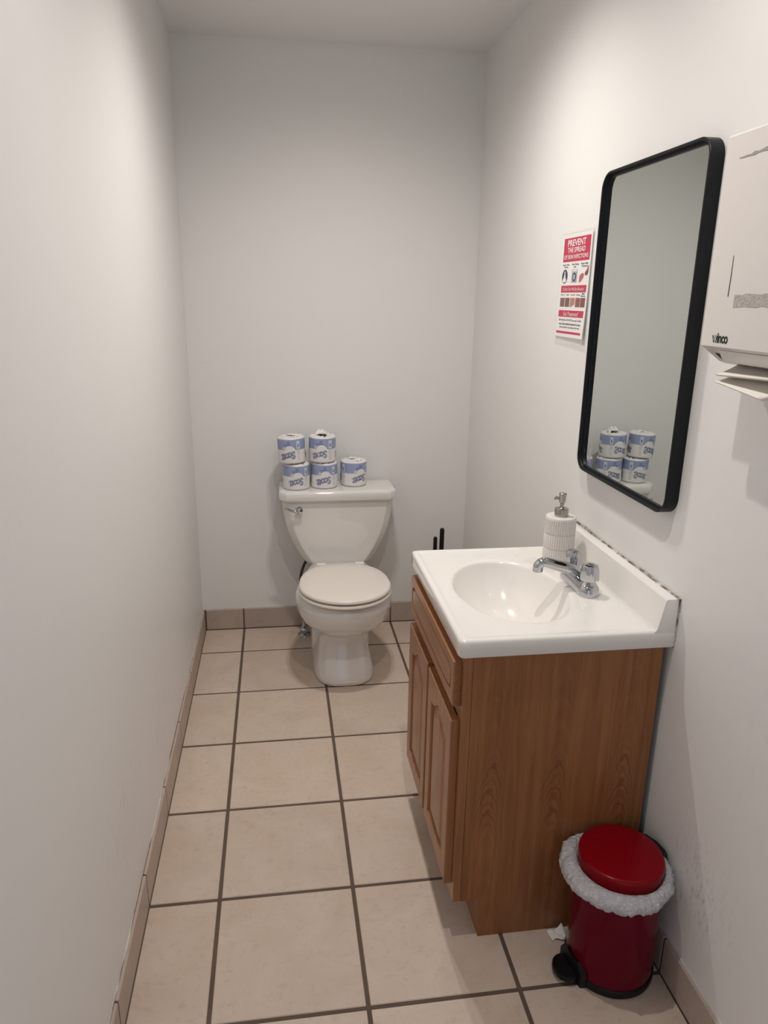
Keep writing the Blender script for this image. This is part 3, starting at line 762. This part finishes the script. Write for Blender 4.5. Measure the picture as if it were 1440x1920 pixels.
# spout: flattened tube rising from the middle of the base
path = spline([(FX+0.008, FY, FZ+0.012), (FX-0.008, FY, FZ+0.036), (FX-0.034, FY, FZ+0.049), (FX-0.064, FY, FZ+0.058), (FX-0.090, FY, FZ+0.066), (FX-0.104, FY, FZ+0.066), (FX-0.110, FY, FZ+0.058), (FX-0.111, FY, FZ+0.052)], 6)
rings = []
for i, p in enumerate(path):
    u = i/(len(path)-1)
    d = (path[min(i+1, len(path)-1)] - path[max(i-1, 0)]).normalized()
    side = Vector((0, 1, 0)); nrm = d.cross(side)
    wy = 0.0225 - 0.0095*min(1, u*1.5); wz = 0.0165 - 0.005*min(1, u*1.4)
    if u > 0.8: wy = wz = 0.0125
    rings.append([p + side*wy*math.cos(2*PI*k/20) + nrm*wz*math.sin(2*PI*k/20) for k in range(20)])
sp = bm_obj('spout', loft_bm(rings), m_chrome, fa, True, angle=60)
bm_obj('aerator', lathe_bm([(0.0115, 0.0), (0.0128, 0.001), (0.0128, 0.009), (0.012, 0.010)], (FX-0.111, FY, FZ+0.0440), 24), m_chrome, sp, True)
lr = bm_obj('lift_rod', lathe_bm([(0.003, 0.020), (0.003, 0.046), (0.0062, 0.049), (0.0070, 0.056), (0.0045, 0.062), (0.001, 0.063)], (FX+0.020, FY, FZ), 14), m_chrome, fa, True)

# ------------------------------------------------------------------ soap dispenser
SX, SY, SZ = 0.922, -1.118, TZ-0.0008
sd_ = empty('soap_dispenser', (SX, SY, SZ), 'white ribbed soap dispenser with metal pump on the sink top', 'soap dispenser')
def rib(a, r, z):
    if r < 0.039: return r
    return r - 0.0011*(0.5+0.5*math.cos(44*a)) if getattr(rib, 'on', True) else r
prof = [(0.036, 0.0), (0.0400, 0.0015), (0.0408, 0.004)]
for k in range(3):
    z0 = 0.006 + k*0.0405
    prof += [(0.0412, z0), (0.0412, z0+0.036), (0.0398 if k < 2 else 0.0408, z0+0.0372), (0.0385 if k < 2 else 0.0402, z0+0.0386), (0.0398, z0+0.0398)]
prof += [(0.0400, 0.1285), (0.0388, 0.1305), (0.0375, 0.1308), (0.014, 0.1308)]
bm = lathe_bm(prof, (SX, SY, SZ), 240, rfun=lambda a, r, z: r-0.0024*(0.5+0.5*math.cos(40*a))**3 if (r > 0.0409 and 0.004 < z < 0.127) else r)
bm_obj('bottle', bm, m_ceram, sd_, True, angle=50)
col = bm_obj('collar', lathe_bm([(0.0180, 0.1309), (0.0182, 0.133), (0.0182, 0.150), (0.0170, 0.1525), (0.009, 0.153), (0.0075, 0.155)], (SX, SY, SZ), 28), m_nickel, sd_, True, angle=40)
bm_obj('pump_head', lathe_bm([(0.0052, 0.153), (0.0052, 0.166), (0.0078, 0.168), (0.0086, 0.172), (0.0092, 0.188), (0.0100, 0.190), (0.0100, 0.1925), (0.0085, 0.194), (0.001, 0.194)], (SX, SY, SZ), 24), m_nickel, sd_, True, angle=40)
bm_obj('nozzle', tube_bm([(SX, SY, SZ+0.1745), (SX-0.003, SY+0.014, SZ+0.1755), (SX-0.006, SY+0.028, SZ+0.174), (SX-0.007, SY+0.033, SZ+0.168)], [0.0048, 0.0045, 0.004, 0.0036], 12), m_nickel, sd_, True)
bm = bmesh.new(); sec = []
for q in range(7):
    a = math.radians(196 + q*7)
    sec.append([(SX+0.0418*math.cos(a), SY+0.0418*math.sin(a), SZ+0.012), (SX+0.0418*math.cos(a), SY+0.0418*math.sin(a), SZ+0.019)])
loft_bm(sec, False, False, False, bm); bm_obj('sticker', bm, m_black, sd_)

# ------------------------------------------------------------------ mirror
MY0, MY1, MZ0, MZ1 = -1.505, -1.028, 1.034, 1.778; MXF = 0.990
mir = empty('mirror', (XR, (MY0+MY1)/2, (MZ0+MZ1)/2), 'tall rectangular mirror with rounded black frame on the right wall', 'mirror')
def mring(d, x, r):
    return [(x, y, z) for y, z in rrect((MY0+MY1)/2, (MZ0+MZ1)/2, (MY1-MY0)/2-d, (MZ1-MZ0)/2-d, r, 10)]
R0 = 0.040
bm = loft_bm([mring(0.0, XR-0.0005, R0), mring(0.0, MXF+0.001, R0), mring(0.001, MXF, R0-0.001), mring(0.0050, MXF, R0-0.005), mring(0.006, MXF+0.001, R0-0.006), mring(0.006, MXF+0.0075, R0-0.006),
              mring(0.0070, MXF+0.009, R0-0.007), mring(0.0125, MXF+0.009, R0-0.0125), mring(0.0130, MXF+0.0135, R0-0.013)], False, False)
bm_obj('frame', bm, m_blackmetal, mir, True, angle=35)
bm = loft_bm([mring(0.0128, MXF+0.0165, R0-0.0128), mring(0.0128, MXF+0.0130, R0-0.0128)])
bm_obj('glass', bm, m_mirror, mir)
bm_obj('backing', loft_bm([mring(0.001, XR-0.001, R0-0.001), mring(0.001, MXF+0.017, R0-0.001)]), m_black, mir)

# ------------------------------------------------------------------ poster
PYL, PW, PZT, PHT = -0.7245, 0.2159, 1.6555, 0.2830
pos = empty('poster', (XR, PYL-PW/2, PZT-PHT/2), 'laminated red and white health notice taped beside the mirror', 'poster')
def pxyz(u, v, lift=0.0):
    """u 0..1 left to right, v 0..1 top to bottom on the sheet; the lower right corner stands off the wall"""
    curl = 0.0022 + 0.010*(max(0, v-0.25)**2)*(0.3+0.7*max(0, u)) + 0.003*max(0, u-0.6)
    return Vector((XR - curl - lift, PYL - PW*u, PZT - PHT*v))
def psheet(u0, u1, v0, v1, lift, nu=8, nv=12):
    bm = bmesh.new()
    loft_bm([[pxyz(u0+(u1-u0)*i/nu, v0+(v1-v0)*j/nv, lift) for i in range(nu+1)] for j in range(nv+1)], False, False, False, bm)
    return bm
def pobj(name, bm, m, parent=pos):
    o = bm_obj(name, bm, m, parent, True); return o
bm_s = psheet(0, 1, 0, 1, 0.0004, 8, 24)
loft_bm([[pxyz(i/8, j/24, -0.0001) for i in range(9)] for j in range(25)], False, False, False, bm_s)
pobj('paper_sheet', bm_s, m_pwhite)
bm = bmesh.new()
for (a, b, c0, c1) in ((-0.035, 1.03, -0.035, -0.001), (-0.035, 1.03, 1.001, 1.06), (-0.035, -0.001, -0.001, 1.001), (1.001, 1.03, -0.001, 1.001)):
    loft_bm([[pxyz(a+(b-a)*i/6, c0+(c1-c0)*j/12, 0.0003) for i in range(7)] for j in range(13)], False, False, False, bm)
bmesh.ops.remove_doubles(bm, verts=bm.verts, dist=0.0009)
pobj('laminate', bm, m_lam)
pobj('header_banner', psheet(0.075, 0.955, 0.035, 0.262, 0.0007), m_pred)
def ptext(name, body, u, v, wu, hv, m, lift=0.0010, parent=pos, **kw):
    me = fit_text(body, wu*PW, hv*PHT, **kw)
    for vv in me.vertices: vv.co = pxyz(u + vv.co.x/PW, v - vv.co.y/PHT, lift)
    return finish(name, me, m, parent)
ptext('heading_text', 'PREVENT', 0.51, 0.085, 0.60, 0.062, m_pwhite, offset=0.02)
ptext('heading_text', 'THE SPREAD', 0.51, 0.152, 0.58, 0.048, m_pwhite, offset=0.015)
ptext('heading_text', 'OF SKIN INFECTIONS', 0.51, 0.216, 0.80, 0.040, m_pwhite, offset=0.012)
for u, b in ((0.20, 'Shower After\nTraining'), (0.51, 'Wash Training\nGear'), (0.82, 'Keep Nails\nTrimmed')):
    ptext('caption', b, u, 0.302, 0.23, 0.042, m_ink, offset=0.012)
def pdisc(u, v, ru, rv, lift, m, name, n=28, parent=pos):
    bm = bmesh.new(); bm.faces.new([bm.verts.new(pxyz(u+ru*math.cos(2*PI*i/n), v+rv*math.sin(2*PI*i/n), lift)) for i in range(n)])
    return bm_obj(name, bm, m, parent)
def ppoly(pts, lift, m, name, parent=pos):
    bm = bmesh.new(); bm.faces.new([bm.verts.new(pxyz(u, v, lift)) for u, v in pts]); return bm_obj(name, bm, m, parent)
sh = pdisc(0.18, 0.402, 0.096, 0.068, 0.0008, m_pnavy, 'shower_icon')
ppoly([(0.165, 0.375), (0.195, 0.375), (0.205, 0.405), (0.245, 0.445), (0.225, 0.455), (0.18, 0.462), (0.135, 0.455), (0.115, 0.445), (0.155, 0.405)], 0.0011, m_pwhite, 'spray', sh)
pdisc(0.18, 0.362, 0.035, 0.012, 0.0011, m_pgrey, 'shower_head', 16, sh)
wa = ppoly([(0.42, 0.340), (0.60, 0.340), (0.60, 0.465), (0.42, 0.465)], 0.0008, m_pgrey, 'washer_icon')
ppoly([(0.44, 0.345), (0.585, 0.345), (0.585, 0.358), (0.44, 0.358)], 0.0011, m_pwhite, 'panel', wa)
pdisc(0.51, 0.412, 0.062, 0.042, 0.0011, m_pnavy, 'washer_window', 22, wa)
pdisc(0.51, 0.412, 0.040, 0.027, 0.0013, m_pgrey, 'washer_drum', 18, wa)
ha = ppoly([(0.68, 0.405), (0.73, 0.385), (0.79, 0.378), (0.83, 0.390), (0.82, 0.415), (0.78, 0.440), (0.73, 0.462), (0.68, 0.468)], 0.0008, m_pskin, 'hand_icon')
ppoly([(0.85, 0.378), (0.90, 0.352), (0.955, 0.310), (0.965, 0.360), (0.945, 0.398), (0.90, 0.405), (0.86, 0.398)], 0.0009, m_pbrown[4], 'hand', ha)
ppoly([(0.92, 0.345), (0.962, 0.302), (0.968, 0.345), (0.94, 0.365)], 0.0011, m_pskin, 'sleeve', ha)
pobj('warning_banner', psheet(0.085, 0.945, 0.492, 0.560, 0.0007), m_pred)
ptext('warning_text', 'Do Not Train With Skin Infections!', 0.515, 0.527, 0.72, 0.028, m_pwhite, shear=0.15)
for u, b, hv in ((0.17, 'Ringworm', 0.016), (0.345, 'Staph', 0.016), (0.525, 'Impetigo', 0.016), (0.705, 'Cellulitis', 0.014), (0.875, 'Mat\nBurns', 0.036)):
    ptext('caption', b, u, 0.583, 0.135 if len(b) > 6 else 0.10, hv, m_ink, offset=0.012)
for i, u in enumerate((0.17, 0.345, 0.525, 0.705, 0.875)):
    q = [(u-0.078, 0.612), (u+0.078, 0.612), (u+0.078, 0.700), (u-0.078, 0.700)]
    if i == 2: q = [(u-0.078, 0.612), (u+0.078, 0.612), (u+0.078, 0.672), (u-0.03, 0.700), (u-0.078, 0.700)]
    ppoly(q, 0.0008, m_pbrown[i], 'skin_picture')
pobj('treatment_banner', psheet(0.07, 0.945, 0.735, 0.800, 0.0007), m_pred)
ptext('treatment_text', 'Get Treatment!', 0.51, 0.769, 0.52, 0.040, m_pwhite, shear=0.12)
for k, b in enumerate(('Skin infections DO NOT go away on their', 'own. Seek medical treatment to clear', 'them up before returning to the mat.')):
    ptext('notice_text', b, 0.51, 0.832+0.036*k, 0.80 - 0.04*k, 0.023, m_ink, offset=0.010)
pobj('footer_stripe', psheet(0.045, 0.925, 0.943, 0.966, 0.0007), m_pred)

# ------------------------------------------------------------------ paper towel dispenser
DXF, DY1, DY0, DZ0, DZ1 = 0.920, -1.672, -1.947, 1.402, 1.738
dis = empty('towel_dispenser', (XR, (DY0+DY1)/2, DZ0), 'white metal paper towel dispenser mounted beside the mirror', 'dispenser')
# closed case: front, top and sides with a slanted underside
pts = [(XR-0.0005, DZ1), (DXF+0.004, DZ1), (DXF, DZ1-0.004), (DXF, DZ0+0.002), (DXF+0.003, DZ0), (DXF+0.040, DZ0-0.026), (DXF+0.052, DZ0-0.030), (XR-0.0005, DZ0-0.030)]
bs = []
cx_, cz_ = 0.97, 1.57
for (y, k) in ((DY1, 0.02), (DY1-0.001, 0.006), (DY1-0.004, 0.0), (DY0+0.004, 0.0), (DY0+0.001, 0.006), (DY0, 0.02)):
    bs.append([(x+(cx_-x)*k if x < 1.01 else x, y, z+(cz_-z)*k*0.3) for x, z in pts])
bm_obj('case', loft_bm(bs), m_white_enamel, dis, True, angle=25)
# slot shade put in as a flat dark face on the closed case
th_ = Vector((0.040-0.003, 0, -0.026)).normalized(); nn = Vector((-th_.z, 0, th_.x))*-1
def thr(u, y, d): return Vector((DXF+0.003, y, DZ0)) + th_*u + Vector((-0.57, 0, -0.82))*d
bm = bmesh.new(); a = [thr(0.018, DY1-0.020, 0.0006), thr(0.040, DY1-0.020, 0.0006), thr(0.040, DY0+0.020, 0.0006), thr(0.018, DY0+0.020, 0.0006)]
bm.faces.new([bm.verts.new(p) for p in a]); bm_obj('throat_shade', bm, m_dark, dis)
bm = loft_bm([[thr(0.006, DY1-0.045, 0.0008), thr(0.018, DY1-0.045, 0.006), thr(0.030, DY1-0.040, 0.008)], [thr(0.006, DY0+0.045, 0.0008), thr(0.018, DY0+0.045, 0.006), thr(0.030, DY0+0.040, 0.008)]], False, False, False)
bm_obj('throat_lip', bm, m_white_enamel, dis, True)
def dface(pts, m, name, lift=0.0006):
    bm = bmesh.new(); bm.faces.new([bm.verts.new((DXF-lift, y, z)) for y, z in pts]); return bm_obj(name, bm, m, dis)
me = fit_text('winco', 0.0455, 0.0165, offset=0.030, space=0.92)
for v in me.vertices: v.co = Vector((DXF-0.0005, -1.7285 - v.co.x, 1.4185 + v.co.y))
finish('logo', me, m_ink, dis)
# worn patches across the first letter
for (y, z, a) in ((-1.7125, 1.4200, 0.35), (-1.7170, 1.4195, -0.3)):
    dface([(y+0.0014, z-0.006), (y-0.0008, z-0.006), (y-0.0022*a-0.0018, z+0.006), (y+0.0004, z+0.006)], m_white_enamel, 'worn_patch', 0.0009)
rnd = random.Random(4)
def strip(p0, p1, w0, w1, n, jit):
    top_, bot_ = [], []
    for i in range(n+1):
        q = i/n; y = p0[0]+(p1[0]-p0[0])*q; z = p0[1]+(p1[1]-p0[1])*q; ww = w0+(w1-w0)*q
        top_.append((y, z+ww/2+rnd.uniform(-jit, jit))); bot_.append((y, z-ww/2+rnd.uniform(-jit, jit)))
    return top_ + bot_[::-1]
dface(strip((-1.752, 1.4795), (-1.935, 1.4815), 0.0190, 0.0200, 18, 0.0012), m_residue, 'tape_residue')
dface(strip((-1.712, 1.6975), (-1.85, 1.705), 0.0010, 0.010, 14, 0.0016), m_scratch, 'scuff_mark')
dface([(-1.7340, 1.5500), (-1.7352, 1.5500), (-1.7358, 1.5160), (-1.7352, 1.4860), (-1.7332, 1.4860), (-1.7340, 1.5160)], m_ink, 'pen_mark')

# two folded towels hanging out of the dispenser
def towel(secs, label, y0, y1):
    bm = bmesh.new(); rows = []
    for q in range(13):
        y = y0+(y1-y0)*q/12
        rows.append([(x, y, z + k*(q/12)**1.0) for x, z, k in secs])
    loft_bm(rows, False, False, False, bm)
    r = bm_obj('paper_towel', bm, m_towel, None, True)
    so = r.modifiers.new('thickness', 'SOLIDIFY'); so.thickness = 0.0012
    return tag(r, label, 'paper towel', 'paper towels in the dispenser')
towel([(0.968, 1.374, 0), (0.955, 1.367, 0.003), (0.938, 1.360, 0.007), (0.926, 1.3575, 0.009), (0.933, 1.3545, 0.009), (0.958, 1.360, 0.006)], 'folded paper towel edge just below the dispenser slot', -1.717, DY0+0.010)
LOW = [(0.962, 1.356, 0.0), (0.950, 1.352, -0.003), (0.934, 1.3475, -0.009), (0.925, 1.3460, -0.014), (0.930, 1.3430, -0.014), (0.952, 1.3475, -0.009)]
r = towel(LOW, 'lower paper towel drooping to a point below the dispenser', -1.720, -1.850)
me = r.data
bm = bmesh.new(); bm.from_mesh(me)
rows = []
for q in range(7):
    f = q/6; y = -1.850-0.085*f; up = min(1, f*2)
    rows.append([(x, y, z + k*(1-up)) for x, z, k in LOW])
loft_bm(rows, False, False, False, bm); bmesh.ops.remove_doubles(bm, verts=bm.verts, dist=0.0002)
bmesh.ops.recalc_face_normals(bm, faces=bm.faces); bm.to_mesh(me); bm.free()
for p_ in me.polygons: p_.use_smooth = True

# ------------------------------------------------------------------ pedal bin
BX, BY = 0.906, -1.657
bn = empty('pedal_bin', (BX, BY, 0), 'small dark red pedal bin standing between the vanity and the wall', 'bin')
bm_obj('base_ring', lathe_bm([(0.094, 0), (0.0985, 0.002), (0.0995, 0.006), (0.0995, 0.018), (0.0975, 0.021), (0.090, 0.021)], (BX, BY, 0), 64), m_black, bn, True, angle=40)
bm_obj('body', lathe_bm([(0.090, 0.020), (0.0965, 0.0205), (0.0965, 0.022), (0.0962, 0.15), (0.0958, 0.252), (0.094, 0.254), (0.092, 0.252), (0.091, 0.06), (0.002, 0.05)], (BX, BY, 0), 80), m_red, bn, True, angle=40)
LR = 0.0925; LX, LY = BX+0.002, BY+0.004
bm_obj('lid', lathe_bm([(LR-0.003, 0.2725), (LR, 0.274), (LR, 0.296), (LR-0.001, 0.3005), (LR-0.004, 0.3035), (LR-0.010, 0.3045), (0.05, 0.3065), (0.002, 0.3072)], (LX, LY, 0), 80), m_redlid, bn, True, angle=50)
# pedal with toe plate, housing at the foot
pa = math.radians(190)
def pd(d, s, z): return (BX + d*math.cos(pa) - s*math.sin(pa), BY + d*math.sin(pa) + s*math.cos(pa), z)
hs_ = [(0.090, -0.046), (0.102, -0.042), (0.104, -0.02), (0.104, 0.02), (0.102, 0.042), (0.090, 0.046)]
bm_obj('pedal_housing', loft_bm([[pd(d, s, 0.002) for d, s in hs_], [pd(d, s, 0.034) for d, s in hs_], [pd(d-0.002, s*0.5, 0.052) for d, s in hs_]]), m_black, bn, True, angle=30)
pl_ = []
for i in range(28):
    a = 2*PI*i/28; pl_.append((0.113+0.030*math.cos(a), 0.034*math.sin(a)))
def pdr(k, z): return [pd(0.113+(d-0.113)*k, s*k, z + 0.05*(0.113-d)*0.3) for d, s in pl_]
bm_obj('pedal', loft_bm([pdr(0.97, 0.012), pdr(1.0, 0.014), pdr(1.0, 0.022), pdr(0.96, 0.0245), pdr(0.86, 0.0245), pdr(0.82, 0.0225)]), m_black, bn, True, angle=40)
# hinge housing opposite the pedal
ha_ = math.radians(18)
def hd(d, s, z): return (min(BX + d*math.cos(ha_) - s*math.sin(ha_), 1.0165), BY + d*math.sin(ha_) + s*math.cos(ha_), z)
hp = [(0.093, -0.046), (0.107, -0.036), (0.112, 0.0), (0.107, 0.036), (0.093, 0.046)]
bm_obj('hinge_housing', loft_bm([[hd(d, s*0.7, 0.19) for d, s in hp], [hd(d, s, 0.21) for d, s in hp], [hd(d, s, 0.288) for d, s in hp], [hd(d-0.004, s*0.8, 0.296) for d, s in hp]]), m_black, bn, True, angle=30)

# liner bag folded over the rim
NB = 260; rings = []
CXg, CYg = 0.893, -1.664
prof = [(0.086, 0.262), (0.0905, 0.2725), (0.0965, 0.2835), (0.104, 0.2870), (0.113, 0.2835), (0.120, 0.275), (0.1205, 0.265), (0.116, 0.256), (0.108, 0.250), (0.101, 0.248), (0.0982, 0.251)]
for j, (r, z) in enumerate(prof):
    ring = []
    wgt = min(1, max(0, (r-0.094)/0.02))
    for i in range(NB):
        a = 2*PI*i/NB; cx, sy = math.cos(a), math.sin(a)
        k = r + wgt*(0.0075*noise.noise(Vector((cx*3.2, sy*3.2, j*0.33))) + 0.0075*abs(noise.noise(Vector((cx*13, sy*13, j*0.55+5)))) - 0.002)
        dz = wgt*(0.0075*noise.noise(Vector((cx*2.6+3, sy*2.6, 1.0))) + 0.005*noise.noise(Vector((cx*12, sy*12, j*0.7))))
        f = wgt
        ox = BX + (CXg-BX)*f; oy = BY + (CYg-BY)*f
        x = ox + k*cx; y = oy + k*sy
        x = min(x, 1.0135 - 0.002*noise.noise(Vector((y*40, z*40, 0)))); y = min(y, -1.5555)
        ring.append((x, y, z+dz))
    rings.append(ring)
bag = bm_obj('bin_liner', loft_bm(rings, False, False), m_bag, None, True, angle=180)
tag(bag, 'crinkled white plastic liner folded over the rim of the red bin', 'bin liner')

# scrap of paper on the floor
bm = bmesh.new(); rnd = random.Random(21); g = 7
rows = []
for i in range(g):
    row = []
    for j in range(g):
        u, v = i/(g-1), j/(g-1)
        row.append((0.798+0.038*u-0.006*v, -1.590+0.030*v+0.004*math.sin(u*7), 0.0015 + 0.018*u*(0.4+0.6*v)*abs(math.sin(u*3+v*2)) + rnd.uniform(0, 0.0022)))
    rows.append(row)
loft_bm(rows, False, False, False, bm)
sc = bm_obj('paper_scrap', bm, m_paper, None, True, angle=20)
so = sc.modifiers.new('thickness', 'SOLIDIFY'); so.thickness = 0.0006
tag(sc, 'crumpled scrap of white paper on the floor behind the red bin', 'paper')
